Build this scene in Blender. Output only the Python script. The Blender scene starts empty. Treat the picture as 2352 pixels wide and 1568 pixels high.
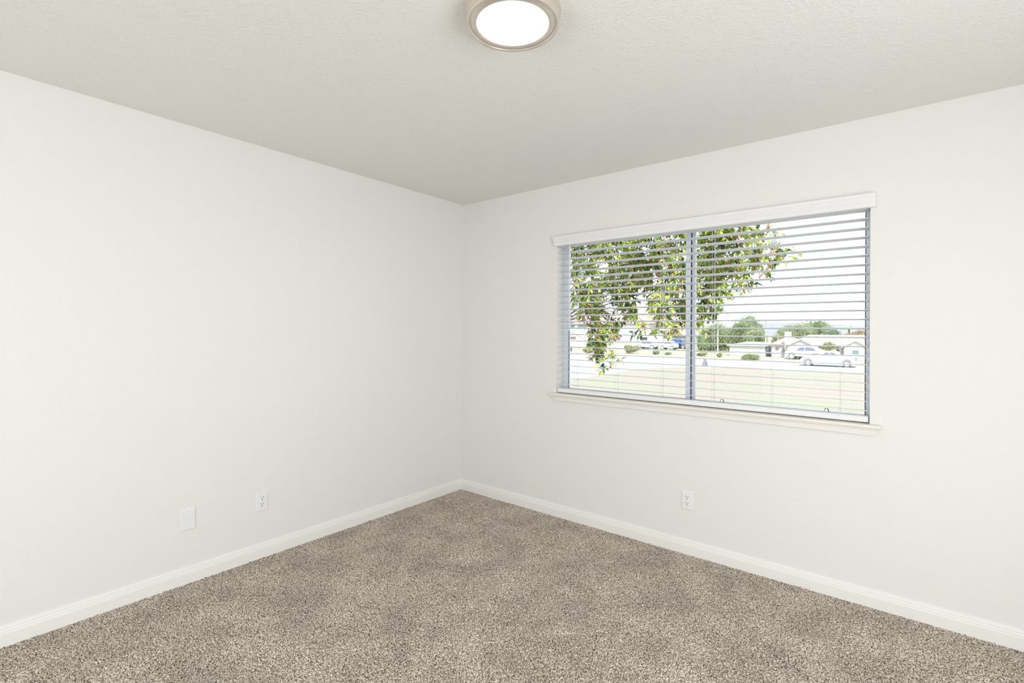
import bpy, math, random
import numpy as np
from mathutils import Vector, Matrix, noise
random.seed(7)
C = bpy.context.scene.collection
G = -1.35                      # level of the road and lawn below the room's floor
H = 2.44                       # ceiling height

# ------------------------------------------------------------------ materials
def mat(name, color, rough=0.6, metal=0.0, spec=0.3, bump=None, vary=None, trans=0.0, emit=None):
    """bump=(scale, strength, distance, detail)   vary=(scale, colour2, lo, hi)"""
    m = bpy.data.materials.new(name); m.use_nodes = True
    nt = m.node_tree; N = nt.nodes; L = nt.links
    b = N['Principled BSDF']
    b.inputs['Base Color'].default_value = (*color, 1)
    b.inputs['Roughness'].default_value = rough
    b.inputs['Metallic'].default_value = metal
    b.inputs['Specular IOR Level'].default_value = spec
    tc = N.new('ShaderNodeTexCoord')
    if bump:
        n = N.new('ShaderNodeTexNoise'); n.inputs['Scale'].default_value = bump[0]
        n.inputs['Detail'].default_value = bump[3]; L.new(tc.outputs['Object'], n.inputs['Vector'])
        bp = N.new('ShaderNodeBump'); bp.inputs['Strength'].default_value = bump[1]
        bp.inputs['Distance'].default_value = bump[2]
        L.new(n.outputs['Fac'], bp.inputs['Height']); L.new(bp.outputs['Normal'], b.inputs['Normal'])
    if vary:
        n = N.new('ShaderNodeTexNoise'); n.inputs['Scale'].default_value = vary[0]
        n.inputs['Detail'].default_value = 3; L.new(tc.outputs['Object'], n.inputs['Vector'])
        r = N.new('ShaderNodeValToRGB'); r.color_ramp.elements[0].position = vary[2]
        r.color_ramp.elements[1].position = vary[3]
        r.color_ramp.elements[0].color = (*color, 1); r.color_ramp.elements[1].color = (*vary[1], 1)
        L.new(n.outputs['Fac'], r.inputs['Fac']); L.new(r.outputs['Color'], b.inputs['Base Color'])
    if emit:
        b.inputs['Emission Color'].default_value = (*emit[0], 1)
        b.inputs['Emission Strength'].default_value = emit[1]
    if trans:
        t = N.new('ShaderNodeBsdfTranslucent'); t.inputs['Color'].default_value = (*color, 1)
        mx = N.new('ShaderNodeMixShader'); mx.inputs[0].default_value = trans
        L.new(b.outputs[0], mx.inputs[1]); L.new(t.outputs[0], mx.inputs[2])
        L.new(mx.outputs[0], N['Material Output'].inputs['Surface'])
    return m

def orange_peel(name, color, scale, strength, dist):
    """painted drywall: fine orange peel over soft, uneven rolling"""
    m = mat(name, color, rough=0.75, spec=0.2)
    nt = m.node_tree; N = nt.nodes; L = nt.links; b = N['Principled BSDF']
    tc = N.new('ShaderNodeTexCoord')
    a = N.new('ShaderNodeTexNoise'); a.inputs['Scale'].default_value = scale; a.inputs['Detail'].default_value = 2
    r = N.new('ShaderNodeValToRGB'); r.color_ramp.elements[0].position = .42; r.color_ramp.elements[1].position = .68
    c = N.new('ShaderNodeTexNoise'); c.inputs['Scale'].default_value = 7; c.inputs['Detail'].default_value = 2
    mm = N.new('ShaderNodeMath'); mm.operation = 'MULTIPLY'
    bp = N.new('ShaderNodeBump'); bp.inputs['Strength'].default_value = strength; bp.inputs['Distance'].default_value = dist
    L.new(tc.outputs['Object'], a.inputs['Vector']); L.new(tc.outputs['Object'], c.inputs['Vector'])
    L.new(a.outputs['Fac'], r.inputs['Fac']); L.new(r.outputs['Color'], mm.inputs[0]); L.new(c.outputs['Fac'], mm.inputs[1])
    L.new(mm.outputs[0], bp.inputs['Height']); L.new(bp.outputs['Normal'], b.inputs['Normal'])
    return m

M = {}
M['wall'] = orange_peel('wall_paint', (.822, .811, .785), 110, .38, .0018)
M['ceiling'] = orange_peel('ceiling_paint', (.81, .803, .772), 85, .55, .0028)
M['trim'] = mat('trim_paint', (.87, .86, .83), rough=.4, spec=.4)
M['apron'] = mat('apron_paint', (.83, .815, .785), rough=.5)
M['sill'] = mat('sill_paint', (.86, .825, .765), rough=.35, spec=.45)
M['vinyl'] = mat('blind_vinyl', (.84, .84, .845), rough=.42, spec=.4)
M['slat'] = mat('slat_vinyl', (.745, .755, .775), rough=.45, spec=.4)
M['cord'] = mat('white_cord', (.86, .86, .87), rough=.7)
M['wand'] = mat('clear_wand', (.85, .85, .87), rough=.2, spec=.6)
M['alum'] = mat('window_frame_metal', (.80, .83, .87), rough=.4, metal=.05, spec=.5)
M['gasket_and_shade'] = mat('gasket_and_shade', (.05, .06, .08), rough=.6)
M['black_wire'] = mat('black_wire', (.02, .018, .018), rough=.4)
M['plate'] = mat('plate_plastic', (.84, .85, .87), rough=.3, spec=.5)
M['socket'] = mat('socket_plastic', (.88, .87, .86), rough=.3, spec=.5)
M['slot'] = mat('socket_slot', (.03, .025, .02), rough=.6)
M['screw'] = mat('painted_screw', (.78, .79, .8), rough=.35, spec=.5)
M['nickel'] = mat('brushed_nickel', (.72, .665, .59), rough=.33, metal=.75, bump=(60, .06, .001, 2))
M['diffuser'] = mat('glowing_diffuser', (.9, .9, .9), rough=.4, emit=((1, .985, .96), 16))
# outdoors
M['lawn'] = mat('dry_lawn', (.285, .275, .205), rough=.95, vary=(.30, (.315, .262, .222), .40, .56), bump=(9, .8, .06, 5))
M['asphalt'] = mat('pale_asphalt', (.33, .32, .345), rough=.9, vary=(.4, (.38, .37, .38), .4, .6))
M['concrete'] = mat('concrete', (.44, .43, .41), rough=.9)
M['far_ground'] = mat('yard_ground', (.34, .32, .25), rough=.95, vary=(.25, (.31, .32, .20), .4, .6))
M['stucco'] = mat('white_stucco', (.62, .60, .58), rough=.85)
M['garage'] = mat('garage_door_paint', (.46, .44, .43), rough=.6)
M['roof_red'] = mat('red_shingles', (.40, .235, .21), rough=.9, vary=(1.5, (.46, .29, .26), .4, .6))
M['roof_pink'] = mat('pale_red_shingles', (.40, .27, .26), rough=.9, vary=(1.2, (.46, .32, .31), .4, .6))
M['gap_shade'] = mat('dark_gap_shade', (.16, .16, .19), rough=.8)
M['pane_dark'] = mat('dark_house_window', (.05, .05, .065), rough=.15, spec=.6)
M['pane_teal'] = mat('pale_teal_window', (.16, .22, .23), rough=.2, spec=.6)
M['door_blue'] = mat('blue_grey_door', (.20, .22, .28), rough=.6)
M['brick'] = mat('brown_brick', (.20, .13, .12), rough=.85)
M['car_white'] = mat('white_car_paint', (.72, .72, .73), rough=.25, spec=.6)
M['car_silver'] = mat('silver_car_paint', (.42, .42, .45), rough=.25, spec=.6)
M['car_blue'] = mat('blue_car_paint', (.03, .09, .28), rough=.25, spec=.6)
M['car_grey'] = mat('grey_car_paint', (.12, .13, .17), rough=.25, spec=.6)
M['car_glass'] = mat('car_glass', (.12, .13, .17), rough=.08, spec=.8)
M['tyre'] = mat('tyre_rubber', (.16, .16, .16), rough=.8)
M['arch'] = mat('grey_arch', (.25, .25, .26), rough=.6)
M['hub'] = mat('wheel_metal', (.62, .62, .62), rough=.4, metal=.1)
M['tail'] = mat('red_tail_light', (.55, .20, .22), rough=.3)
M['pole'] = mat('pale_pole', (.58, .56, .52), rough=.8)
M['sign'] = mat('grey_board', (.17, .17, .18), rough=.7)
M['bark'] = mat('bark', (.13, .10, .08), rough=.9, bump=(18, .8, .02, 4))
def leafm(n, c, t=.35): return mat(n, c, rough=.4, spec=.45, trans=t)
M['leaf_green'] = leafm('leaf_green', (.23, .34, .07))
M['leaf_lime'] = leafm('leaf_lime', (.52, .58, .13), .45)
M['leaf_dark'] = leafm('leaf_dark', (.05, .085, .045), .15)
M['leaf_pink'] = leafm('leaf_russet', (.60, .36, .26), .4)
M['bush_green'] = leafm('bush_green', (.27, .34, .17), .25)
M['bush_olive'] = leafm('bush_olive', (.40, .40, .22), .25)
M['bush_pale'] = leafm('bush_pale', (.42, .46, .32), .25)
M['bush_yellow'] = leafm('bush_yellow', (.56, .52, .22), .3)
M['bush_red'] = leafm('bush_red', (.58, .30, .22), .3)
M['bush_grey'] = leafm('bush_grey', (.40, .44, .42), .25)
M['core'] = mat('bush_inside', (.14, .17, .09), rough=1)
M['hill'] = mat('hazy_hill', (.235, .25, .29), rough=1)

# glass: thin architectural pane, fresnel mix of clear and mirror
g = bpy.data.materials.new('window_glass'); g.use_nodes = True
N = g.node_tree.nodes; L = g.node_tree.links; N.remove(N['Principled BSDF'])
tr = N.new('ShaderNodeBsdfTransparent'); tr.inputs[0].default_value = (.95, .965, .96, 1)
gl = N.new('ShaderNodeBsdfGlossy'); gl.inputs['Roughness'].default_value = .0
fr = N.new('ShaderNodeFresnel'); fr.inputs[0].default_value = 1.15
mx = N.new('ShaderNodeMixShader')
L.new(fr.outputs[0], mx.inputs[0]); L.new(tr.outputs[0], mx.inputs[1]); L.new(gl.outputs[0], mx.inputs[2])
L.new(mx.outputs[0], N['Material Output'].inputs['Surface']); M['glass'] = g

# carpet: cut pile of mixed cream, beige and brown yarns, with tuft shade and lighter nap painted in
def carpet_mat():
    m = mat('flecked_carpet', (.4, .35, .3), rough=.95, spec=.05)
    nt = m.node_tree; N = nt.nodes; L = nt.links; b = N['Principled BSDF']
    tc = N.new('ShaderNodeTexCoord')
    n1 = N.new('ShaderNodeTexNoise'); n1.inputs['Scale'].default_value = 185; n1.inputs['Detail'].default_value = 2
    n1.inputs['Roughness'].default_value = .6
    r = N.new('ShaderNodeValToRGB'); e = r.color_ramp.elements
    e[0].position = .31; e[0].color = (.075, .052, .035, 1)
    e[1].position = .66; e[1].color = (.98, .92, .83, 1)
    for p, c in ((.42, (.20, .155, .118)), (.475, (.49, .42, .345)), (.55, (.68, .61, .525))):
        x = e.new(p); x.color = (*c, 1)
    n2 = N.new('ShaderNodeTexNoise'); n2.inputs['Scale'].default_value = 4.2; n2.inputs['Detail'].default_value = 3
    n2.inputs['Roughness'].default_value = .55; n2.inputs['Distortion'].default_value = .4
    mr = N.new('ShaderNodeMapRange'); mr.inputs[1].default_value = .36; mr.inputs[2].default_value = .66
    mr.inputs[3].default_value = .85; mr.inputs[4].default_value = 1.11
    n3 = N.new('ShaderNodeTexNoise'); n3.inputs['Scale'].default_value = 220
    ht = N.new('ShaderNodeHueSaturation'); hm = N.new('ShaderNodeMapRange')
    hm.inputs[3].default_value = .455; hm.inputs[4].default_value = .545
    vm = N.new('ShaderNodeVectorMath'); vm.operation = 'SCALE'
    for n in (n1, n2, n3): L.new(tc.outputs['Object'], n.inputs['Vector'])
    L.new(n1.outputs['Fac'], r.inputs['Fac']); L.new(n3.outputs['Fac'], hm.inputs[0]); L.new(hm.outputs[0], ht.inputs['Hue'])
    L.new(r.outputs['Color'], ht.inputs['Color'])
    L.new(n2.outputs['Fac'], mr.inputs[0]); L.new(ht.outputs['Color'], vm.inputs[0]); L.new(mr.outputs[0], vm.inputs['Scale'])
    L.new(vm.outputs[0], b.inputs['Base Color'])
    return m
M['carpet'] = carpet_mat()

# ------------------------------------------------------------------ mesh helpers
class MB:
    def __init__(s): s.v = []; s.f = []; s.m = []; s.sm = []
    def add(s, vs, fs, mi=0, smooth=False):
        o = len(s.v); s.v += [tuple(v) for v in vs]
        for f in fs: s.f.append(tuple(i + o for i in f)); s.m.append(mi); s.sm.append(smooth)
        return s
    def box(s, a, b, mi=0):
        (x0, y0, z0), (x1, y1, z1) = a, b
        return s.add([(x0,y0,z0),(x1,y0,z0),(x1,y1,z0),(x0,y1,z0),(x0,y0,z1),(x1,y0,z1),(x1,y1,z1),(x0,y1,z1)],
                     [(0,3,2,1),(4,5,6,7),(0,1,5,4),(1,2,6,5),(2,3,7,6),(3,0,4,7)], mi)
    def prism(s, prof, axis, a, b, mi=0, smooth=False):
        """profile (u,w) swept along axis x or y; for x u=y w=z ; for y u=x w=z"""
        n = len(prof)
        mk = (lambda t, p: (t, p[0], p[1])) if axis == 'x' else (lambda t, p: (p[0], t, p[1]))
        vs = [mk(a, p) for p in prof] + [mk(b, p) for p in prof]
        s.add(vs, [(i, (i+1) % n, n+(i+1) % n, n+i) for i in range(n)], mi, smooth)
        return s.add([mk(a, p) for p in prof] + [mk(b, p) for p in prof], [tuple(range(n)), tuple(range(2*n-1, n-1, -1))], mi)
    def tube(s, pts, r, seg=8, mi=0, taper=None):
        pts = [Vector(p) for p in pts]; n = len(pts); rings = []
        for i, p in enumerate(pts):
            d = (pts[min(i+1, n-1)] - pts[max(i-1, 0)]).normalized()
            a = d.cross(Vector((0, 0, 1)) if abs(d.z) < .9 else Vector((1, 0, 0))).normalized(); b = d.cross(a)
            rr = r if taper is None else r + (taper - r) * i / (n-1)
            rings += [p + (a*math.cos(t*2*math.pi/seg) + b*math.sin(t*2*math.pi/seg)) * rr for t in range(seg)]
        fs = [(i*seg+t, i*seg+(t+1) % seg, (i+1)*seg+(t+1) % seg, (i+1)*seg+t) for i in range(n-1) for t in range(seg)]
        fs += [tuple(range(seg)), tuple(range(n*seg-1, (n-1)*seg-1, -1))]
        return s.add(rings, fs, mi, True)
    def lathe(s, prof, c=(0,0,0), seg=72, mi=0, close=False):
        vs = []
        for r, z in prof:
            vs += [(c[0]+r*math.cos(t*2*math.pi/seg), c[1]+r*math.sin(t*2*math.pi/seg), c[2]+z) for t in range(seg)]
        fs = [(i*seg+t, i*seg+(t+1) % seg, (i+1)*seg+(t+1) % seg, (i+1)*seg+t) for i in range(len(prof)-1) for t in range(seg)]
        if close: fs.append(tuple(range((len(prof)-1)*seg, len(prof)*seg)))
        return s.add(vs, fs, mi, True)
    def build(s, name, mats, parent=None, bevel=0):
        me = bpy.data.meshes.new(name); me.from_pydata(s.v, [], s.f)
        for m in (mats if isinstance(mats, (list, tuple)) else [mats]): me.materials.append(m)
        me.polygons.foreach_set('material_index', s.m); me.polygons.foreach_set('use_smooth', s.sm)
        me.validate(); me.update()
        o = bpy.data.objects.new(name, me); C.objects.link(o)
        if parent: 
            o.parent = parent; o.matrix_parent_inverse = Matrix.Translation(-Vector(parent.location))
        if bevel:
            b = o.modifiers.new('b', 'BEVEL'); b.width = bevel; b.segments = 2; b.limit_method = 'ANGLE'
        return o
def tag(o, label=None, cat=None, group=None, kind=None):
    if label: o['label'] = label
    if cat: o['category'] = cat
    if group: o['group'] = group
    if kind: o['kind'] = kind
    return o
def thing(name, loc, label, cat, group=None, kind=None):
    o = bpy.data.objects.new(name, None); o.location = loc; o.empty_display_size = .05; C.objects.link(o)
    return tag(o, label, cat, group, kind)

# ------------------------------------------------------------------ room shell
RX, RY = 4.40, -4.90
WT = .17
OX0, OX1, OZ0, OZ1 = .972, 2.845, .905, 2.03

# carpet as the floor: real pile relief
px = .0036
nx = int((RX - .002) / px); ny = int((-RY - .002) / px)
xs = np.linspace(.001, RX, nx); ys = np.linspace(RY, -.001, ny)
X, Y = np.meshgrid(xs, ys)
rng = np.random.default_rng(3)
jx = rng.uniform(-.4, .4, X.shape) * px; jy = rng.uniform(-.4, .4, X.shape) * px
hgt = rng.uniform(0, 1, X.shape)
hgt = .62*hgt + .38*.25*(np.roll(hgt, 1, 0) + np.roll(hgt, -1, 0) + np.roll(hgt, 1, 1) + np.roll(hgt, -1, 1))
Z = -.006 + .011*hgt
co = np.stack([X + jx, Y + jy, Z], -1).reshape(-1, 3).astype(np.float32)
ii = np.arange(nx*ny).reshape(ny, nx)
q = np.stack([ii[:-1, :-1], ii[:-1, 1:], ii[1:, 1:], ii[1:, :-1]], -1).reshape(-1).astype(np.int32)
me = bpy.data.meshes.new('floor'); nq = len(q)//4
me.vertices.add(len(co)); me.vertices.foreach_set('co', co.ravel())
me.loops.add(len(q)); me.loops.foreach_set('vertex_index', q)
me.polygons.add(nq); me.polygons.foreach_set('loop_start', np.arange(0, nq*4, 4, dtype=np.int32))
me.polygons.foreach_set('use_smooth', np.ones(nq, dtype=bool))
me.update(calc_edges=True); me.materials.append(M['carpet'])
fl = bpy.data.objects.new('floor', me); C.objects.link(fl)
tag(fl, 'flecked beige and brown cut pile carpet covering the whole floor', 'carpet', kind='structure')

tag(MB().box((-WT, RY-WT, H), (RX+WT, WT, H+.16)).build('ceiling', M['ceiling']),
    'off-white textured ceiling with a round light fixture', 'ceiling', kind='structure')
tag(MB().box((-WT, RY-WT, -.12), (0, WT, H)).build('wall_left', M['wall']),
    'plain off-white wall left of the corner with a socket and a blank plate', 'wall', kind='structure')
w = MB()
w.box((0, 0, -.12), (OX0, WT, H)); w.box((OX1, 0, -.12), (RX+WT, WT, H))
w.box((OX0, 0, -.12), (OX1, WT, OZ0-.021)); w.box((OX0, 0, OZ1), (OX1, WT, H))
tag(w.build('wall_right', M['wall']), 'off-white wall right of the corner holding the window', 'wall', kind='structure')
DX0, DX1, DZ = 1.20, 2.60, 2.10        # unseen opening added behind the camera for fill light
w = MB(); w.box((0, RY-.12, -.12), (DX0, RY, H)); w.box((DX1, RY-.12, -.12), (RX, RY, H)); w.box((DX0, RY-.12, DZ), (DX1, RY, H))
tag(w.build('wall_back', M['wall']), 'off-white wall behind the viewer with an opening added for fill light', 'wall', kind='structure')
EY0, EY1 = -2.90, -1.50               # second unseen opening, added in the side wall for fill light
w = MB(); w.box((RX, EY1, -.12), (RX+WT, 0, H)); w.box((RX, RY-.12, -.12), (RX+WT, EY0, H)); w.box((RX, EY0, DZ), (RX+WT, EY1, H))
tag(w.build('wall_side', M['wall']), 'off-white side wall beyond the right edge of the view', 'wall', kind='structure')
w = MB()
def block_slabs(w, x0, y0, x1, y1):          # floor and roof slabs of the added sun-blocking shell
    w.box((x0, y0, -.30), (x1, y1, -.15)); w.box((x0, y0, 2.6), (x1, y1, 2.75))
    return w
block_slabs(w, -.4, RY-1.6, RX+1.6, RY-.12); block_slabs(w, RX+WT, RY-.12, RX+1.6, .17)
w.box((-.4, RY-1.75, -.3), (RX+1.75, RY-1.6, 2.75)); w.box((RX+1.6, RY-1.6, -.3), (RX+1.75, .17, 2.75))
w.box((-.55, RY-1.75, -.3), (-.4, RY-.12, 2.75)); w.box((RX+WT, .02, -.15), (RX+1.6, .17, 2.6))
tag(w.build('sun_block_shell', M['wall']), 'unseen shell added beyond the openings to block the sun', 'wall', kind='structure')

bp = [(0,-.012),(.014,-.012),(.014,.054),(.0118,.058),(.0112,.066),(.0085,.071),(.0080,.079),(.0050,.084),(.0042,.090),(.0,.091)]
tag(MB().prism(bp, 'y', RY, 0).build('baseboard_left', M['trim'], bevel=.0006),
    'white moulded baseboard along the left wall', 'baseboard', kind='structure')
tag(MB().prism([(-a, b) for a, b in bp][::-1], 'x', 0, RX).build('baseboard_right', M['trim'], bevel=.0006),
    'white moulded baseboard along the window wall', 'baseboard', kind='structure')

# ------------------------------------------------------------------ window
win = thing('window_1', (1.9085, .10, OZ0), 'wide sliding window with pale metal frame behind the open blind', 'window', kind='structure')
# stool with rounded nose
prof = [(.10,.905),(-.022,.905),(-.029,.9035),(-.0325,.899),(-.033,.894),(-.031,.8895),(-.0265,.8885),(-.0265,.8845),(-.024,.883),(0,.883),(0,.884),(.10,.884)]
s = MB(); nose = [(-.0002, z) if y > 0 else (y, z) for y, z in prof]
nose = [(-.0002,.905)] + prof[1:9] + [(-.0002,.883)]
s.prism(nose, 'x', .934, 2.891, 0)
s.box((OX0, -.0002, .884), (OX1, .10, .905))
s.build('window_sill', M['sill'], win, bevel=.001)
a = MB(); z0, z1 = .8495, .883
a.add([(.957,-.012,z0),(2.868,-.012,z0),(2.883,-.012,z1),(.937,-.012,z1),(.957,0,z0),(2.868,0,z0),(2.883,0,z1),(.937,0,z1)],
      [(0,1,2,3),(4,7,6,5),(0,4,5,1),(1,5,6,2),(2,6,7,3),(3,7,4,0)])
a.build('window_apron', M['apron'], win, bevel=.0015)
f = MB(); y0, y1 = .102, .168
f.box((OX0, y0, OZ0), (OX0+.016, y1, OZ1)); f.box((OX1-.022, y0, OZ0), (OX1, y1, OZ1))
f.box((OX0+.016, y0, OZ0), (OX1-.022, y1, OZ0+.020)); f.box((OX0+.016, y0, OZ1-.02), (OX1-.022, y1, OZ1))
f.box((OX0+.016, y0, OZ0+.020), (OX1-.022, y0+.006, OZ0+.027))        # raised inner track lip
f.box((OX1-.0262, y0+.004, OZ0+.027), (OX1-.022, y0+.012, OZ1-.02), 1)   # dark weather seal
f.build('window_frame', [M['alum'], M['gasket_and_shade']], win, bevel=.0012)
def sash(x0, x1, ya, yb, lw, rw, rail, seal):
    z0, z1 = OZ0+.020, OZ1-.02
    s = MB(); s.box((x0, ya, z0), (x0+lw, yb, z1)); s.box((x1-rw, ya, z0), (x1, yb, z1))
    s.box((x0+lw, ya, z0), (x1-rw, yb, z0+rail)); s.box((x0+lw, ya, z1-rail), (x1-rw, yb, z1))
    if seal: s.box((x0+lw, ya+.001, z0+rail), (x0+lw+.004, ya+.006, z1-rail), 1)
    if seal: s.box((x1, ya+.001, z0), (x1+.0016, yb, z1), 1)      # dark strip painting in the shade between the stiles
    s.box((x1-rw*.45, ya-.002, z0), (x1-rw*.25, ya, z1)) if seal else None
    o = s.build('sash', [M['alum'], M['gasket_and_shade']], win, bevel=.001)
    ym = (ya+yb)/2
    gp = MB().box((x0+lw-.003, ym-.002, z0+rail-.003), (x1-rw+.003, ym+.002, z1-rail+.003)).build('glass_pane', M['glass'])
    gp.parent = o; gp.matrix_parent_inverse = o.matrix_parent_inverse.inverted() @ Matrix.Identity(4)
    gp.matrix_parent_inverse = Matrix.Translation(-Vector(win.location)).inverted() @ Matrix.Translation(-Vector(win.location))
    return o
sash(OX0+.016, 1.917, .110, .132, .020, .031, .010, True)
sash(1.900, OX1-.022, .140, .160, .037, .004, .006, False)
for cx in (2.112, 2.651):
    MB().tube([(cx-.0125, .106, .928), (cx-.006, .106, .950), (cx+.006, .106, .950), (cx+.0125, .106, .928)], .0021, 8
        ).build('pull_tab', M['black_wire'], win)

# ------------------------------------------------------------------ blind
bl = thing('window_blind', (1.9085, .03, OZ0), 'white horizontal blind with open slats and moulded valance hanging in the window', 'blind')
vp = [(-.0008,2.054),(-.0300,2.054),(-.0308,2.052),(-.0308,2.036),(-.0275,2.033),(-.0275,2.0235),(-.0245,2.0205),(-.0245,2.011),
      (-.0215,2.008),(-.0215,1.990),(-.0190,1.986),(-.0150,1.984),(-.0008,1.984)]
MB().prism(vp, 'x', .955, 2.868).build('valance', M['vinyl'], bl, bevel=.0006)
SX0, SX1 = .979, 2.8385
MB().box((SX0, .006, 1.990), (SX1, .060, 2.029)).build('headrail', M['vinyl'], bl, bevel=.001)
slat_mesh = None
for i in range(-1, 22):
    z = 1.9405 - .0462*i
    s = MB(); n = 8; top = []; bot = []
    for k in range(n+1):
        t = k/n; yy = .011 + .050*t; zz = z - .0052*t + .0016*math.sin(math.pi*t)
        top.append((yy, zz)); bot.append((yy, zz-.0029))
    s.prism(top + bot[::-1], 'x', SX0 + random.uniform(-.0008, .0008), SX1 + random.uniform(-.001, .001))
    s.build('slat', M['slat'], bl, bevel=.0007)
rp = [(.0115,.9105),(.0100,.9130),(.0100,.9310),(.0115,.9335),(.0115,.9360),(.0100,.9375),(.0102,.9395),(.0125,.9410),(.036,.9420),(.060,.9375),(.060,.9125),(.058,.9105)]
MB().prism(rp, 'x', SX0-.001, SX1+.0005).build('bottom_rail', M['vinyl'], bl, bevel=.0006)
for j, x in enumerate((1.124, 1.439, 1.761, 2.080, 2.398, 2.718)):
    s = MB(); r = .00085
    s.tube([(x, .0095, 1.99), (x, .0095, .94)], r, 6); s.tube([(x, .0630, 1.99), (x, .0630, .94)], r, 6)
    for i in range(-1, 22):
        z = 1.9405 - .0462*i - .0036
        s.tube([(x, .0095, z), (x, .0630, z-.0052)], .0005, 5)
    s.tube([(x, .0095, .945), (x, .0090, .930)], .0016, 6)
    s.build('ladder_cord', M['cord'], bl)
    if j in (0, 2, 3):
        MB().tube([(x+.004, .0372, 1.99), (x+.004, .0372, .942)], .0007, 6).build('lift_cord', M['cord'], bl)
MB().tube([(1.086, -.006, 1.992), (1.0865, -.010, 1.97), (1.088, -.014, 1.36)], .0038, 6).build('tilt_wand', M['wand'], bl)

# ------------------------------------------------------------------ ceiling light
LC = (1.9525, -1.7525, H)
li = thing('ceiling_light', LC, 'round flush ceiling light with brushed nickel rim and glowing white diffuser', 'ceiling light')
pr = [(.157,0),(.1605,-.005),(.162,-.012),(.1605,-.017),(.1575,-.019),(.1575,-.024),(.1595,-.028),(.1595,-.034),(.157,-.038),(.1555,-.042),
      (.1565,-.050),(.1560,-.056),(.1535,-.0595),(.1500,-.0600),(.1470,-.0575),(.1447,-.0520),(.1425,-.0530),(.136,-.0575),(.127,-.0590),(.1205,-.0575),(.1190,-.0535),(.1188,-.045)]
MB().lathe(pr, LC, 96).build('rim', M['nickel'], li)
dp = [(.1186,-.052)] + [(.1186*math.cos(t), -.0525-.004*math.sin(t)) for t in (.2,.4,.6,.8,1.0,1.2,1.4,1.55)]
MB().lathe(dp, LC, 96, close=True).build('diffuser', M['diffuser'], li)

# ------------------------------------------------------------------ wall plates (local: x right, z up, y out of the wall is -y)
def place(o, loc, rz):
    o.location = loc; o.rotation_euler = (0, 0, rz)
def local_part(mb, name, mats, parent, bevel=0):
    o = mb.build(name, mats, None, bevel); o.parent = parent; return o
def disc(mb, cx, cz, r, y0, y1, mi=0, seg=20, sx=1.0):
    vs = [(cx+sx*r*math.cos(t*2*math.pi/seg), y0, cz+r*math.sin(t*2*math.pi/seg)) for t in range(seg)]
    vs += [(x, y1, z) for x, _, z in vs]
    mb.add(vs, [(t, (t+1) % seg, seg+(t+1) % seg, seg+t) for t in range(seg)] + [tuple(range(seg)), tuple(range(2*seg-1, seg-1, -1))], mi)
def plate(parent, w=.070, h=.114):
    m = MB(); b = .004; t = .0055
    o = [(-w/2,-.0005,-h/2),(w/2,-.0005,-h/2),(w/2,-.0005,h/2),(-w/2,-.0005,h/2)]
    o += [(x, -.0025, z) for x, _, z in o[:4]]
    o += [(x-math.copysign(b, x), -t, z-math.copysign(b, z)) for x, _, z in o[:4]]
    m.add(o, [(3,2,1,0)] + [(i, (i+1) % 4, 4+(i+1) % 4, 4+i) for i in range(4)] + [(4+i, 4+(i+1) % 4, 8+(i+1) % 4, 8+i) for i in range(4)] + [(8,9,10,11)])
    return local_part(m, 'cover_plate', M['plate'], parent)
def outlet(loc, rz, label):
    t = thing('wall_outlet', (0,0,0), label, 'outlet', 'duplex sockets on the walls')
    place(t, loc, rz); plate(t)
    for s in (1, -1):
        m = MB(); cz = s*.0195
        seg = 28; vs = []
        for k in range(seg):
            a = k*2*math.pi/seg; x = .0172*math.cos(a); z = .0172*math.sin(a); z = max(-.0138, min(.0138, z)); vs.append((x, -.0050, cz+z))
        vs += [(x*.97, -.0072, cz+(z-cz)*.97) for x, _, z in vs]
        m.add(vs, [(k, (k+1) % seg, seg+(k+1) % seg, seg+k) for k in range(seg)] + [tuple(range(seg, 2*seg))])
        r = local_part(m, 'receptacle', M['socket'], t)
        m = MB()
        m.box((-.0079, -.0076, cz+.0005), (-.0053, -.0066, cz+.0095)); m.box((.0053, -.0076, cz+.0015), (.0079, -.0066, cz+.0090))
        disc(m, 0, cz-.0072, .0030, -.0066, -.0076)
        local_part(m, 'slots', M['slot'], r)
    m = MB(); disc(m, 0, 0, .003, -.005, -.0066); local_part(m, 'screw', M['screw'], t)
    return t
outlet((0, -1.6785, .333), math.pi/2, 'white duplex socket on the left wall, nearer the corner than the blank plate')
outlet((1.9415, 0, .327), 0, 'white duplex socket on the right wall below the window')
t = thing('blank_wall_plate', (0,0,0), 'blank white cover plate low on the left wall, left of the socket', 'wall plate')
place(t, (0, -2.0645, .339), math.pi/2); plate(t)
for z in (.0415, -.0415):
    m = MB(); disc(m, 0, z, .0033, -.005, -.0064); local_part(m, 'screw', M['screw'], t)

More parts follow.
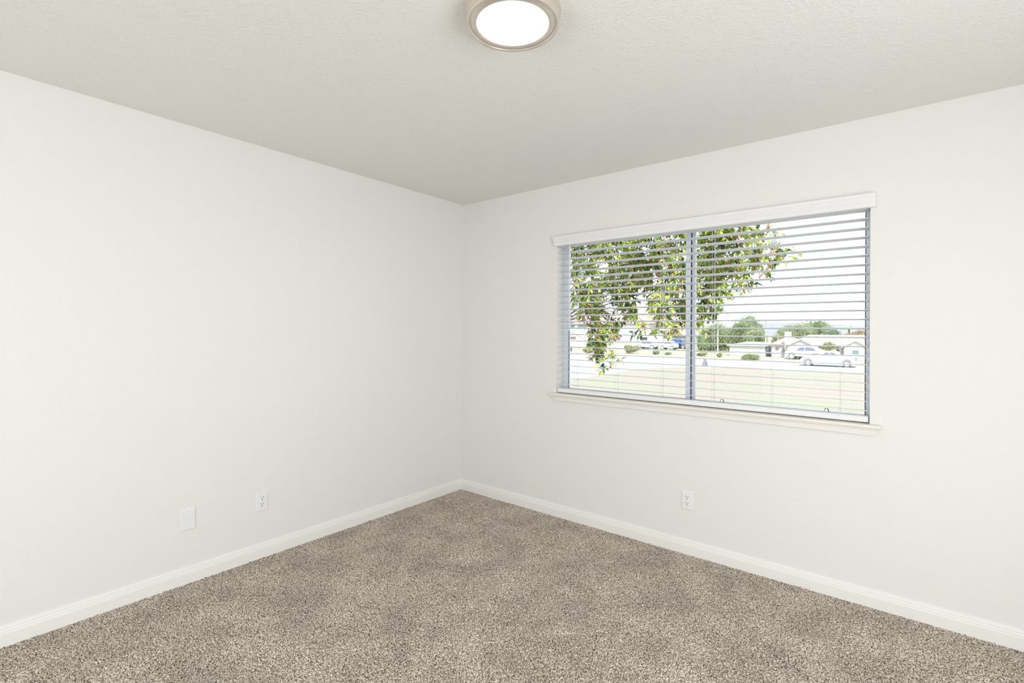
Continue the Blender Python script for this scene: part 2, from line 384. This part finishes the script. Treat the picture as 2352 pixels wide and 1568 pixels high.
# ------------------------------------------------------------------ outdoors: ground
def quad(name, pts, m, label, cat, z=G, th=.3):
    n = len(pts); s = MB()
    s.add([(x, y, z) for x, y in pts] + [(x, y, z-th) for x, y in pts],
          [tuple(range(n)), tuple(range(2*n-1, n-1, -1))] + [(i, n+i, n+(i+1) % n, (i+1) % n) for i in range(n)])
    return tag(s.build(name, m), label, cat, kind='structure')
quad('far_ground', [(-160, 42), (120, 42), (120, 420), (-160, 420)], M['far_ground'], 'pale yards and verges beyond the street', 'ground', G-.02)
quad('lawn', [(-11.9, .4), (40, .4), (40, 42), (.8, 39.4), (-2.9, 39), (-7.1, 37.9), (-10.1, 36.4), (-12.0, 33.4), (-12.5, 30), (-12.2, 26.3), (-11.8, 20.3)],
     M['lawn'], 'patchy dry lawn between the window and the street', 'lawn', G+.03)
quad('road', [(-90, .4), (60, .4), (60, 50.9), (0, 50.9), (-4.4, 49.9), (-13, 50.4), (-30, 49.8), (-90, 49.8)], M['asphalt'], 'pale sunlit street running past the lawn', 'road', G)
quad('curb', [(-90, 49.8), (-30, 49.8), (-13, 50.4), (-4.4, 49.9), (0, 50.9), (60, 50.9), (60, 52.3), (0, 52.3), (-4.4, 51.2), (-13, 51.8), (-30, 51.2), (-90, 51.2)],
     M['concrete'], 'pale concrete kerb and sidewalk across the street', 'sidewalk', G+.08)
# far hill
s = MB(); n = 40; vs = []
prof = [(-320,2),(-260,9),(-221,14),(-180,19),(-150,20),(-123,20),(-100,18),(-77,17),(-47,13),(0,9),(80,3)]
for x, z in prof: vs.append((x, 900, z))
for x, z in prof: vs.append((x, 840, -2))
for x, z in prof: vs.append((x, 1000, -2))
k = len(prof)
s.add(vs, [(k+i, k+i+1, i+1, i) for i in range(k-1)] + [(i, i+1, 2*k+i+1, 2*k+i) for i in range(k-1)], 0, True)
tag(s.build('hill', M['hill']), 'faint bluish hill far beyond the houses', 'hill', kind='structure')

# ------------------------------------------------------------------ foliage helpers
def leaf(mb, p, d, up, ln, wd, mi):
    """one folded leaf: base p, along d"""
    sd = d.cross(up)
    if sd.length < 1e-3: sd = Vector((1, 0, 0))
    sd.normalize(); nn = sd.cross(d).normalized()
    a = p; m1 = p + d*ln*.35; m2 = p + d*ln*.70; t = p + d*ln - nn*ln*.10
    l1 = m1 + sd*wd*.5 + nn*wd*.18; r1 = m1 - sd*wd*.5 + nn*wd*.18
    l2 = m2 + sd*wd*.36 + nn*wd*.12; r2 = m2 - sd*wd*.36 + nn*wd*.12
    mb.add([a, m1, m2, t, l1, r1, l2, r2], [(0,1,4),(0,5,1),(1,2,6,4),(1,5,7,2),(2,3,6),(2,7,3)], mi)
def rvec():
    while 1:
        v = Vector((random.uniform(-1,1), random.uniform(-1,1), random.uniform(-1,1)))
        if .05 < v.length < 1: return v
def bush(name, c, r, mats, label, cat, n, size, weights=None, trunk=None, group=None, flat=False):
    """bushy plant: leaves massed over lobes, with a dark inside and optionally a trunk"""
    root = thing(name, (c[0], c[1], G), label, cat, group)
    lobes = [Vector((0,0,0))] + [Vector((random.uniform(-.55,.55), random.uniform(-.5,.5), random.uniform(-.3,.45))) for _ in range(7)]
    if flat: lobes = [Vector((random.uniform(-.5,.5), random.uniform(-.5,.5), random.uniform(-.5,.5))) for _ in range(12)]
    mb = MB()
    for _ in range(n):
        l = random.choice(lobes); v = rvec().normalized()
        k = .52 if l.length > 0 else .62
        q = l + v*k*random.uniform(.8, 1.08)
        if flat: q = Vector([max(-1, min(1, t)) for t in q])
        P = Vector((c[0]+q.x*r[0], c[1]+q.y*r[1], max(G+.02, c[2]+q.z*r[2])))
        d = (v + rvec()*.8).normalized()
        leaf(mb, P, d, Vector((0,0,1)) + rvec()*.3, size*random.uniform(.6,1.3), size*.55, random.choices(range(len(mats)), weights)[0])
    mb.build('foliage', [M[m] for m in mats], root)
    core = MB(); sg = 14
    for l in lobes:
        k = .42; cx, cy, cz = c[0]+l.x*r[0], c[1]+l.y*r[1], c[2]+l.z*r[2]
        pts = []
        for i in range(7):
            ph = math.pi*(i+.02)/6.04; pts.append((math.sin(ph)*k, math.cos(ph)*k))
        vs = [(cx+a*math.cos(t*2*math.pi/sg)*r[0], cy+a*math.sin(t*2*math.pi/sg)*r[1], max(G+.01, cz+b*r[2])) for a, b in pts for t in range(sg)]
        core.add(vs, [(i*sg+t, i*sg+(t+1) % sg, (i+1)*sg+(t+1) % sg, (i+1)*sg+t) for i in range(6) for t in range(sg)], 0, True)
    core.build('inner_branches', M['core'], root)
    if trunk: MB().tube([(c[0], c[1], G-.05), (c[0]+.05, c[1], (G+c[2])/2), (c[0], c[1], c[2])], trunk, 8, taper=trunk*.5).build('trunk', M['bark'], root)
    return root

# ------------------------------------------------------------------ the near tree
TB = Vector((-2.9, 4.6, G))
tree = thing('leafy_tree', TB, 'leafy tree with lime and russet leaves just outside the window', 'tree')
blobs = [(-2.19,3.68,3.17,.53),(-1.51,3.13,2.45,.41),(-1.93,3.98,1.98,.3),(-.53,2.8,3.05,.3),(-.6,4.1,3.39,.35),(.07,4.04,3.27,.33),(.25,5.27,3.5,.36),(1.1,4.35,3.11,.25),
 (-1.36,4.17,2.78,.33),(-.64,3.9,2.74,.31),(-.57,4.87,2.87,.34),(.15,4.37,2.72,.33),(-.84,3.45,2.17,.33),(-.76,4.44,2.25,.33),(-.47,5.18,2.37,.34),(.38,4.28,2.23,.29),
 (-1.34,4.44,1.83,.26),(-.77,4.79,1.83,.26),(.28,3.71,1.75,.18),(.27,4.81,1.8,.24),(-.93,4.09,1.41,.23),(-1.13,4.54,1.12,.2),(-.78,4.12,.9,.1),(.08,3.44,1.5,.10),
 (.14,4.42,1.51,.16),(.35,4.58,1.53,.15),(-.07,4.26,1.4,.06),(-.97,4.71,1.49,.15),(.75,4.52,2.68,.29),(1.07,4.46,2.7,.25),(1.17,5.3,2.92,.2),(.63,5.17,2.44,.29),
 (.74,6.03,2.52,.24),(.56,4.97,2.01,.22),(.94,4.47,1.99,.14),(.28,5.64,1.69,.15),(.67,4.83,1.86,.12),(1.13,5.66,2.63,.15),(1.46,5.42,2.57,.15),(1.61,4.87,2.64,.1),
 (.93,5.55,2.14,.1),(1.18,5.95,2.47,.12),(.85,4.19,2.84,.19),(-3.4,5.0,3.9,.8),(-2.6,5.8,3.3,.7),(-3.9,4.2,2.9,.7),(-1.2,5.6,3.7,.6),(-1.3,6.1,2.6,.4),(-.6,6.0,2.0,.3),(.2,6.2,2.6,.3)]
fork = Vector((-2.7, 4.55, 1.1))
MB().tube([TB - Vector((0,0,.1)), TB + Vector((.05,0,1.1)), fork], .14, 12, taper=.10).build('trunk', M['bark'], tree)
fol = MB(); br = MB()
ends = []
for bx, by, bz, R in blobs:
    c = Vector((bx, by, bz)); mid = fork.lerp(c, .5) + Vector((0, 0, .35)) + rvec()*.1
    br.tube([fork, fork.lerp(mid, .5) + Vector((0,0,.12)), mid, c.lerp(mid, .4) + Vector((0,0,.08)), c], .013 if R > .3 else .007, 6, taper=.002)
    nt_ = max(4, int(68*(R/.3)**2.0)) if R < .45 else 60
    for _ in range(nt_):
        p0 = c + rvec()*R; d0 = (Vector((0,0,-.25)) + rvec()).normalized(); L0 = random.uniform(.10, .22)
        br.tube([p0, p0 + d0*L0*.5, p0 + d0*L0 + Vector((0,0,-.02))], .0028, 4, taper=.0012)
        hue = min(.999, random.random() + (.14 if bx < -.9 and bz > 1.6 else 0))
        w = (.36,.48,.08,.08) if hue < .58 else ((.25,.14,.56,.05) if hue < .84 else (.14,.28,.06,.52))
        for k in range(random.randint(8, 12)):
            t = random.uniform(.1, 1.0); pp = p0 + d0*L0*t
            dd = (d0*.9 + rvec().normalized()*1.0 + Vector((0,0,-.15))).normalized()
            leaf(fol, pp, dd, Vector((0,-.35,1)) + rvec()*.5, random.uniform(.075,.13), random.uniform(.026,.042), random.choices((0,1,2,3), w)[0])
fol.build('foliage', [M['leaf_green'], M['leaf_lime'], M['leaf_dark'], M['leaf_pink']], tree)
br.build('branches', M['bark'], tree)

# ------------------------------------------------------------------ houses across the street
def gable_roof(mb, x0, x1, y0, y1, ze, zr, ov=.35, hip=0.0):
    """ridge along x; hip = how far the ridge ends are pulled in"""
    ym = (y0+y1)/2; a, b, c, d = x0-ov, x1+ov, y0-ov, y1+ov
    vs = [(a,c,ze),(b,c,ze),(b,d,ze),(a,d,ze),(a+hip,ym,zr),(b-hip,ym,zr)] 
    vs += [(x,y,z-.12) for x,y,z in vs[:4]]
    mb.add(vs, [(0,1,5,4),(2,3,4,5),(1,2,5),(3,0,4),(6,7,1,0),(7,8,2,1),(8,9,3,2),(9,6,0,3),(9,8,7,6)])
def front_gable(mb, x0, x1, y0, y1, zb, ze, zr, m_wall=0, m_roof=1):
    xm = (x0+x1)/2
    mb.add([(x0,y0,zb),(x1,y0,zb),(x1,y0,ze),(xm,y0,zr),(x0,y0,ze),(x0,y1,zb),(x1,y1,zb),(x1,y1,ze),(xm,y1,zr),(x0,y1,ze)],
           [(0,1,2,3,4),(9,8,7,6,5),(0,4,9,5),(1,6,7,2)], m_wall)
    o = .25; k = (zr-ze)/(xm-x0)
    for sx, ex in ((1, x0), (-1, x1)):
        a = (ex-sx*o, ze-o*k)
        mb.add([(a[0],y0-o,a[1]),(xm,y0-o,zr),(xm,y1,zr),(a[0],y1,a[1]),(a[0],y0-o,a[1]+.12),(xm,y0-o,zr+.12),(xm,y1,zr+.12),(a[0],y1,a[1]+.12)],
               [(0,1,2,3),(7,6,5,4),(0,4,5,1),(1,5,6,2),(2,6,7,3),(3,7,4,0)], m_roof)
def win_part(parent, x0, x1, z0, z1, y, m, name='window', fr=.08):
    s = MB(); s.box((x0-fr, y-.05, z0-fr), (x1+fr, y+.02, z0)); s.box((x0-fr, y-.05, z1), (x1+fr, y+.02, z1+fr))
    s.box((x0-fr, y-.05, z0), (x0, y+.02, z1)); s.box((x1, y-.05, z0), (x1+fr, y+.02, z1))
    o = s.build(name, M['stucco'], parent)
    p = MB().box((x0, y-.02, z0), (x1, y+.02, z1)).build('pane', m); p.parent = o
    p.matrix_parent_inverse = Matrix.Identity(4)
    p.matrix_world = Matrix.Identity(4)
    p.matrix_parent_inverse = (Matrix.Translation(Vector(parent.location)) @ o.matrix_parent_inverse).inverted()
    return o

# garage house (centre right)
hA = thing('small_house', (-12.2, 61.9, G), 'low white garage house behind the clipped hedge across the street', 'house')
MB().box((-14.3, 61.9, G), (-10.25, 69, -.02)).build('wall', M['stucco'], hA)
s = MB(); gable_roof(s, -14.3, -10.25, 61.9, 69, -.02, .34, .3, 1.5); s.build('roof', M['concrete'], hA)
gd = MB()
for k in range(4): gd.box((-12.3, 61.84, G+.01+k*.2), (-10.85, 61.9, G+.19+k*.2))
gd.build('garage_door', M['garage'], hA)
MB().box((-10.2, 61.95, -.95), (-9.75, 62.2, -.25)).build('shaded_gap', M['gap_shade'], hA)  # dark box painting in the shade between the two houses

# red roofed house (right)
hB = thing('red_roofed_house', (-4.5, 61.3, G), 'long white house with pale red roof and white chimney at the right', 'house')
MB().box((-9.5, 61.6, G), (1.5, 70, .16)).build('wall', M['stucco'], hB)
s = MB(); gable_roof(s, -9.4, -7.2, 61.6, 70, .16, .95, .3, .9); s.build('roof', M['roof_red'], hB)
s = MB(); gable_roof(s, -7.4, 1.6, 61.6, 70, .14, 1.30, .3, 1.4); s.build('roof', M['roof_pink'], hB)
s = MB(); front_gable(s, -7.7, -5.0, 60.6, 63, G, .02, .74, 0, 1); s.build('front_gable', [M['stucco'], M['stucco']], hB)
s = MB(); front_gable(s, -2.3, -.2, 60.4, 63, G, .05, .68, 0, 1); s.build('front_gable', [M['stucco'], M['stucco']], hB)
MB().box((-8.05, 61.0, G), (-7.45, 61.7, 1.62)).build('chimney', M['stucco'], hB)
MB().box((-8.45, 61.45, -.95), (-8.1, 61.6, -.35)).build('door', M['door_blue'], hB)
win_part(hB, -3.95, -3.55, -.42, -.22, 61.58, M['pane_dark']); win_part(hB, -3.1, -2.75, -.55, -.28, 61.58, M['pane_dark'])
win_part(hB, -1.55, -1.0, -.75, -.32, 60.38, M['pane_teal'])
MB().box((-9.1, 61.5, -.5), (-8.75, 61.6, -.2)).build('shutter', M['brick'], hB)

# pink house (middle)
hC = thing('pink_roofed_house', (-29, 85.1, G), 'pink roofed house with two garage doors behind the parked cars', 'house')
MB().box((-34.0, 85.1, G), (-23.6, 95, .93)).build('wall', M['stucco'], hC)
s = MB(); gable_roof(s, -33.8, -23.6, 85.1, 95, .93, 2.25, .4, 1.4); s.build('roof', M['roof_pink'], hC)
for x0, x1 in ((-33.2, -30.1), (-29.0, -25.3)):
    gd = MB()
    for k in range(5): gd.box((x0, 85.0, G+.01+k*.31), (x1, 85.1, G+.30+k*.31))
    gd.build('garage_door', M['garage'], hC)
MB().box((-29.8, 84.9, G), (-29.6, 85.1, .9)).build('downpipe', M['roof_red'], hC)

# big house (left)
hD = thing('two_storey_house', (-44, 78.1, G), 'tall white house with teal upper windows seen behind the tree', 'house')
MB().box((-57.8, 78.1, G), (-31.8, 84.4, 3.09)).build('wall', M['stucco'], hD)
s = MB(); gable_roof(s, -57.8, -31.8, 78.1, 84.4, 3.09, 4.7, .4, 2.4); s.build('roof', M['roof_pink'], hD)
for x0, x1, z0, z1 in ((-48.1,-46.7,2.2,2.77), (-46.1,-44.1,2.2,2.77), (-40.9,-38.4,2.15,2.65)):
    win_part(hD, x0, x1, z0, z1, 78.08, M['pane_teal'])
win_part(hD, -33.5, -32.1, .10, .62, 78.08, M['pane_dark'])
MB().box((-48.0, 77.9, .20), (-46.5, 78.1, .54)).build('brick_panel', M['brick'], hD)
MB().box((-39.2, 77.9, .17), (-37.2, 78.1, .62)).build('brick_panel', M['brick'], hD)

# ------------------------------------------------------------------ vehicles
def wheel(parent, x, y, z, r, w):
    s = MB(); sg = 24
    for (ra, rb, mi) in ((r, r, 0), (r*.58, r*.58, 1)):
        off = 0 if mi == 0 else .012
        vs = [(x+ra*math.cos(t*2*math.pi/sg), y-w/2-off, z+ra*math.sin(t*2*math.pi/sg)) for t in range(sg)]
        vs += [(a, y+w/2, b) for a, _, b in vs]
        s.add(vs, [(t, (t+1) % sg, sg+(t+1) % sg, sg+t) for t in range(sg)] + [tuple(range(sg)), tuple(range(2*sg-1, sg-1, -1))], mi)
    s.build('wheel', [M['tyre'], M['hub']], parent)
def vehicle(name, x0, x1, y, prof, glass, wheels, paint, label, cat, wid=1.8, tail=None, r=.33):
    """side outline prof (0..1 along, height m) swept across the width with a tucked-in greenhouse"""
    Lx = x1-x0; root = thing(name, ((x0+x1)/2, y, G), label, cat)
    body = MB(); P = [(x0+Lx*u, G+h) for u, h in prof]; n = len(P)
    rings = []
    for yy, k in ((0, .97), (.06, 1.0), (wid-.06, 1.0), (wid, .97)):
        for (xx, zz) in P:
            inset = .16*max(0, min(1, (zz-G-.95)/.5))
            yv = y+yy + (inset if yy < wid/2 else -inset)
            rings.append((x0+Lx/2+(xx-x0-Lx/2)*k, yv, zz))
    fs = [(a*n+i, a*n+(i+1) % n, (a+1)*n+(i+1) % n, (a+1)*n+i) for a in range(3) for i in range(n)] + [tuple(range(n)), tuple(range(4*n-1, 3*n-1, -1))]
    body.add(rings, fs); body.build('body', paint, root, bevel=.03)
    for gq in glass:
        s = MB(); vs = []
        for u, h in gq:
            ins = .16*max(0, min(1, (h-.95)/.5)); vs.append((x0+Lx*u, y+ins-.012, G+h))
        k = len(vs); vs += [(a, b+.04, c) for a, b, c in vs]
        s.add(vs, [tuple(range(k)), tuple(range(2*k-1, k-1, -1))] + [(i, k+i, k+(i+1) % k, (i+1) % k) for i in range(k)])
        s.build('window', M['car_glass'], root)
    for u in wheels:
        cx = x0+Lx*u
        a = MB(); pts = [(cx+(r+.07)*math.cos(t*math.pi/12), y-.005, G+r+(r+.07)*math.sin(t*math.pi/12)) for t in range(13)]
        a.tube(pts, .035, 6); a.build('wheel_arch', M['arch'], root)
        wheel(root, cx, y+.10, G+r, r, .22); wheel(root, cx, y+wid-.10, G+r, r, .22)
    if tail:
        MB().box((x0+Lx*tail-.07, y-.02, G+.55), (x0+Lx*tail+.07, y+.05, G+.85)).build('tail_light', M['tail'], root)
    return root
pick = [(0,.22),(.0,.55),(.02,.68),(.26,.84),(.32,.90),(.41,1.20),(.45,1.25),(.62,1.25),(.66,1.20),(.69,.92),(.98,.92),(1,.88),(1,.33),(.97,.22)]
vehicle('pickup_truck', -4.2, -.18, 45.6, pick, [[(.40,.94),(.445,1.17),(.52,1.19),(.52,.94)],[(.54,.94),(.54,1.19),(.62,1.17),(.64,.94)]],
        (.145, .83), M['car_white'], 'white pickup truck parked on the near side of the street at right', 'truck', 1.75, .985, .29)
sed = [(0,.35),(.0,.65),(.03,.78),(.26,.92),(.36,1.32),(.44,1.42),(.64,1.42),(.74,1.34),(.90,.98),(.99,.90),(1,.7),(1,.38)]
sg_ = [[(.31,.95),(.38,1.28),(.50,1.33),(.50,.95)],[(.52,.95),(.52,1.33),(.64,1.33),(.72,1.24),(.80,.97)]]
vehicle('parked_car', -7.4, -3.7, 57.2, sed, sg_, (.18,.80), M['car_white'], 'white car parked behind the pickup truck, only its top showing', 'car')
vehicle('parked_car', -33.2, -29.5, 75.6, sed, sg_, (.18,.80), M['car_silver'], 'silver car parked left of the pink roofed house', 'car')
vehicle('parked_car', -29.1, -26.4, 75.8, sed, sg_, (.2,.80), M['car_white'], 'small white car in front of the pink roofed house', 'car', 1.6)
van = [(0,.35),(0,.95),(.06,1.05),(.14,1.5),(.2,1.6),(.9,1.6),(.98,1.5),(1,.9),(1,.35)]
vg = [[(.15,1.0),(.2,1.45),(.36,1.48),(.36,1.0)],[(.4,1.0),(.4,1.48),(.66,1.48),(.66,1.0)]]
vehicle('parked_car', -29.95, -28.15, 82.4, van, vg, (.2,.8), M['car_blue'], 'bright blue car parked by the garage doors of the pink roofed house', 'car', 1.7, None, .28)
vehicle('parked_car', -27.9, -26.7, 82.8, van, vg, (.22,.78), M['car_grey'], 'dark grey car parked just right of the bright blue car', 'car', 1.4, None, .25)
vehicle('parked_car', -33.5, -29.5, 50.6-3.0, sed, sg_, (.18,.80), M['car_grey'], 'blue-grey car at the left edge of the window view', 'car')
# dark bin behind truck
bn = thing('utility_box', (0.6, 50.4, G), 'dark blue-grey utility box beside the tail of the pickup truck', 'utility box')
MB().box((.02, 53.2, G+.08), (1.6, 54.2, G+.62)).build('body', M['car_grey'], bn); MB().box((-.03, 53.15, G+.62), (1.65, 54.25, G+.67)).build('lid', M['concrete'], bn)

# A-frame board at the lawn edge
sb = thing('sidewalk_sign', (-10.15, 39.0, G), 'small grey A-frame board standing at the lawn edge', 'sign')
for sgn, nm in ((1, 'front_board'), (-1, 'back_board')):
    s = MB(); s.add([(-10.36, 39-sgn*.22, G+.02),(-10.0, 39-sgn*.22, G+.02),(-10.08, 39, G+.62),(-10.2, 39, G+.62)] +
                    [(-10.36, 39-sgn*.18, G+.02),(-10.0, 39-sgn*.18, G+.02),(-10.08, 39.0+sgn*.02, G+.6),(-10.2, 39.0+sgn*.02, G+.6)],
                    [(0,1,2,3),(7,6,5,4),(0,4,5,1),(1,5,6,2),(2,6,7,3),(3,7,4,0)]); s.build(nm, M['sign'], sb)

# poles
for x, y, top, r, lab in ((-12.1, 71.2, 3.43, .075, 'tall pale pole rising beside the garage house'),
                          (-10.6, 71.2, 1.5, .06, 'short pale pole right of the tall pale pole'),
                          (-16.9, 66.0, 3.2, .08, 'pale post standing in front of the green trees')):
    t = thing('utility_pole', (x, y, G), lab, 'pole')
    MB().tube([(x, y, G), (x, y, top)], r, 8).build('post', M['pole'], t)
    MB().box((x-.35, y-.04, top-.35), (x+.35, y+.04, top-.27)).build('crossarm', M['pole'], t) if top > 2 else None

# ------------------------------------------------------------------ shrubs and distant trees
bush('evergreen_tree', (-19.2, 73.0, .35), (2.7, 1.8, 3.3), ['bush_green','bush_olive','bush_pale'], 'dense green tree left of the garage house', 'tree', 5200, .24, (5,3,1), .15)
bush('evergreen_tree', (-16.6, 78.8, .45), (3.0, 1.8, 3.4), ['bush_green','bush_olive','bush_pale'], 'broad green tree behind the garage house', 'tree', 5200, .25, (5,2,1), .15)
bush('shrub', (-13.9, 74.0, .2), (1.9, 1.4, 2.3), ['bush_olive','bush_pale','bush_yellow'], 'olive shrub between the green trees and the tall pale pole', 'shrub', 3000, .2, (4,3,1), .08)
bush('tree', (-23.6, 112.5, 1.4), (3.2, 2.2, 4.6), ['bush_grey','bush_pale'], 'tall grey-green tree farther behind the garage house', 'tree', 2600, .32, None, .25)
bush('shrub', (-21.6, 81.3, 1.75), (1.0, .8, 1.25), ['bush_red','bush_yellow','bush_olive'], 'orange-tinted shrub at the right end of the pink roof', 'shrub', 900, .2, (3,3,2), .06)
bush('shrub', (-11.2, 73.4, .22), (.85, .8, 1.15), ['bush_yellow','bush_olive'], 'yellow-green shrub between the two pale poles', 'shrub', 900, .18, None, .06)
bush('hedge', (-9.35, 50.9, G+.32), (.95, .5, .34), ['bush_olive','bush_pale','bush_yellow'], 'clipped olive hedge at the kerb across the street', 'hedge', 1900, .11, (5,2,1), None, None, True)
bush('round_bush', (-13.75, 55.7, G+.25), (.36, .36, .30), ['bush_yellow','bush_olive'], 'small round yellow-green bush left of the clipped hedge', 'bush', 500, .1)
for k, (x, y, z, rx, rz, m, lab) in enumerate((
    (-14.2, 104.7, 1.2, 3.0, 2.9, ['bush_pale','bush_olive'], 'pale green tree behind the white chimney'),
    (-10.6, 109.5, 1.5, 2.8, 3.1, ['bush_green','bush_pale'], 'mid green tree behind the long pale red roof'),
    (-7.0, 99.0, .7, 2.2, 1.9, ['bush_green','bush_grey'], 'low green tree between the mid green tree and the palm'))):
    bush('distant_tree', (x, y, z), (rx, 1.6, rz), m, lab, 'tree', 3000, .3, None, .2, 'trees behind the red roofed house')
bush('red_bush', (-3.9, 95, .9), (2.2, 1.3, 1.3), ['bush_red','bush_olive'], 'reddish bush above the right end of the pale red roof', 'bush', 1300, .25, (4,1), .1)
bush('flowering_bush', (-29.2, 52.6, G+.3), (.8, .6, .38), ['bush_red','bush_pale','bush_yellow'], 'red flowering bush beside the blue-grey car', 'bush', 700, .12)
bush('shrub', (-25.4, 57.5, -.75), (1.1, .8, .75), ['bush_yellow','bush_olive','bush_red'], 'yellow shrub hanging over the verge left of the silver car', 'shrub', 900, .14)
bush('shrub', (-22.0, 57.5, G+.22), (.6, .5, .32), ['bush_grey','bush_green'], 'small grey-green shrub on the verge before the pink roofed house', 'shrub', 500, .11)
bush('shrub', (-20.3, 57.3, G+.15), (.5, .4, .2), ['bush_olive','bush_green'], 'tiny olive shrub right of the small grey-green shrub', 'shrub', 300, .1)
bush('shrub', (-15.9, 56.5, G+.2), (.8, .4, .28), ['bush_pale','bush_red','bush_yellow'], 'low mixed shrub near the pale post', 'shrub', 500, .11)
bush('shrub', (-6.35, 59.8, -.85), (.35, .3, .9), ['bush_yellow','bush_olive'], 'slim yellow-green shrub before the left gable of the long house', 'shrub', 450, .12, None, .03)
bush('shrub', (-3.6, 60.7, .1), (.7, .4, .55), ['bush_yellow','bush_olive'], 'yellowish small tree between the two white gables', 'shrub', 700, .15, None, .04)
# palm
pc = Vector((-5.85, 112.6, 2.5))
pm = thing('palm_tree', (pc.x, pc.y, G), 'palm tree with drooping fronds beyond the long pale red roof', 'palm tree')
MB().tube([(pc.x, pc.y, G), (pc.x+.1, pc.y, 1), pc], .22, 10, taper=.16).build('trunk', M['bark'], pm)
s = MB()
for k in range(18):
    a = k*2*math.pi/18; el = random.uniform(.0, .9); prev = None
    for j in range(12):
        t = j/11; rr = 1.75*t; p = pc + Vector((math.cos(a)*rr*math.cos(el*.6), math.sin(a)*rr, math.sin(el)*1.5*t - 1.3*t*t + .2))
        for sd in (-1, 1):
            leaf(s, p, (Vector((math.cos(a+sd*1.0), math.sin(a+sd*1.0), -.5))).normalized(), Vector((0,0,1)), .5*(1-.5*t), .07, random.choice((0,1)))
s.build('fronds', [M['bush_olive'], M['bush_yellow']], pm)

# ------------------------------------------------------------------ light
W = bpy.data.worlds.new('World'); bpy.context.scene.world = W; W.use_nodes = True
N = W.node_tree.nodes; L = W.node_tree.links; bg = N['Background']
tc = N.new('ShaderNodeTexCoord'); sx = N.new('ShaderNodeSeparateXYZ'); rp_ = N.new('ShaderNodeValToRGB')
rp_.color_ramp.elements[0].position = 0.0; rp_.color_ramp.elements[0].color = (.95, .975, 1, 1)
rp_.color_ramp.elements[1].position = .6; rp_.color_ramp.elements[1].color = (.66, .80, 1, 1)
L.new(tc.outputs['Generated'], sx.inputs[0]); L.new(sx.outputs['Z'], rp_.inputs['Fac']); L.new(rp_.outputs['Color'], bg.inputs['Color'])
bg.inputs['Strength'].default_value = 2.1
sun = bpy.data.lights.new('sun', 'SUN'); sun.energy = 8.0; sun.angle = .01; sun.color = (1, .96, .9)
so = bpy.data.objects.new('sun', sun); C.objects.link(so)
so.rotation_euler = Vector((-.45, .80, -1.0)).to_track_quat('-Z', 'Y').to_euler()
def area(name, loc, direction, sx_, sy_, power, color):
    l = bpy.data.lights.new(name, 'AREA'); l.shape = 'RECTANGLE'; l.size = sx_; l.size_y = sy_; l.energy = power; l.color = color
    o = bpy.data.objects.new(name, l); C.objects.link(o); o.location = loc
    o.rotation_euler = Vector(direction).to_track_quat('-Z', 'Y').to_euler(); return o
area('back_fill', ((DX0+DX1)/2, RY-.06, 1.08), (0, 1, 0), 1.3, 1.95, 44, (.955, .98, 1.0))  # added fill lamp set in the opening behind the camera
area('side_fill', (RX+.06, (EY0+EY1)/2, 1.08), (-1, 0, 0), 1.3, 1.95, 61, (.955, .98, 1.0))  # added fill lamp, out of view, brightening the room from the side

# ------------------------------------------------------------------ camera
yaw, pit, rol, fpx, sy = 2.2480890379755354, 0.005536110143843379, 0.007722277924573051, 1128.7092260187417, -28.1011594984133
fw = Vector((math.cos(yaw)*math.cos(pit), math.sin(yaw)*math.cos(pit), math.sin(pit)))
r = Vector((math.sin(yaw), -math.cos(yaw), 0)); u = r.cross(fw)
r2 = r*math.cos(rol) + u*math.sin(rol); u2 = r2.cross(fw)
cd = bpy.data.cameras.new('camera'); cd.sensor_width = 36; cd.lens = 36*fpx/2352; cd.shift_y = sy/2352
cd.clip_start = .05; cd.clip_end = 3000
co_ = bpy.data.objects.new('camera', cd); C.objects.link(co_)
mw = Matrix((r2, u2, -fw)).transposed().to_4x4(); mw.translation = (2.9899112738, -3.0336917353, 1.3507360845)
co_.matrix_world = mw; bpy.context.scene.camera = co_
vs = bpy.context.scene.view_settings
vs.view_transform = 'Standard'; vs.look = 'None'; vs.exposure = 0.0; vs.gamma = 1; vs.use_curve_mapping = False
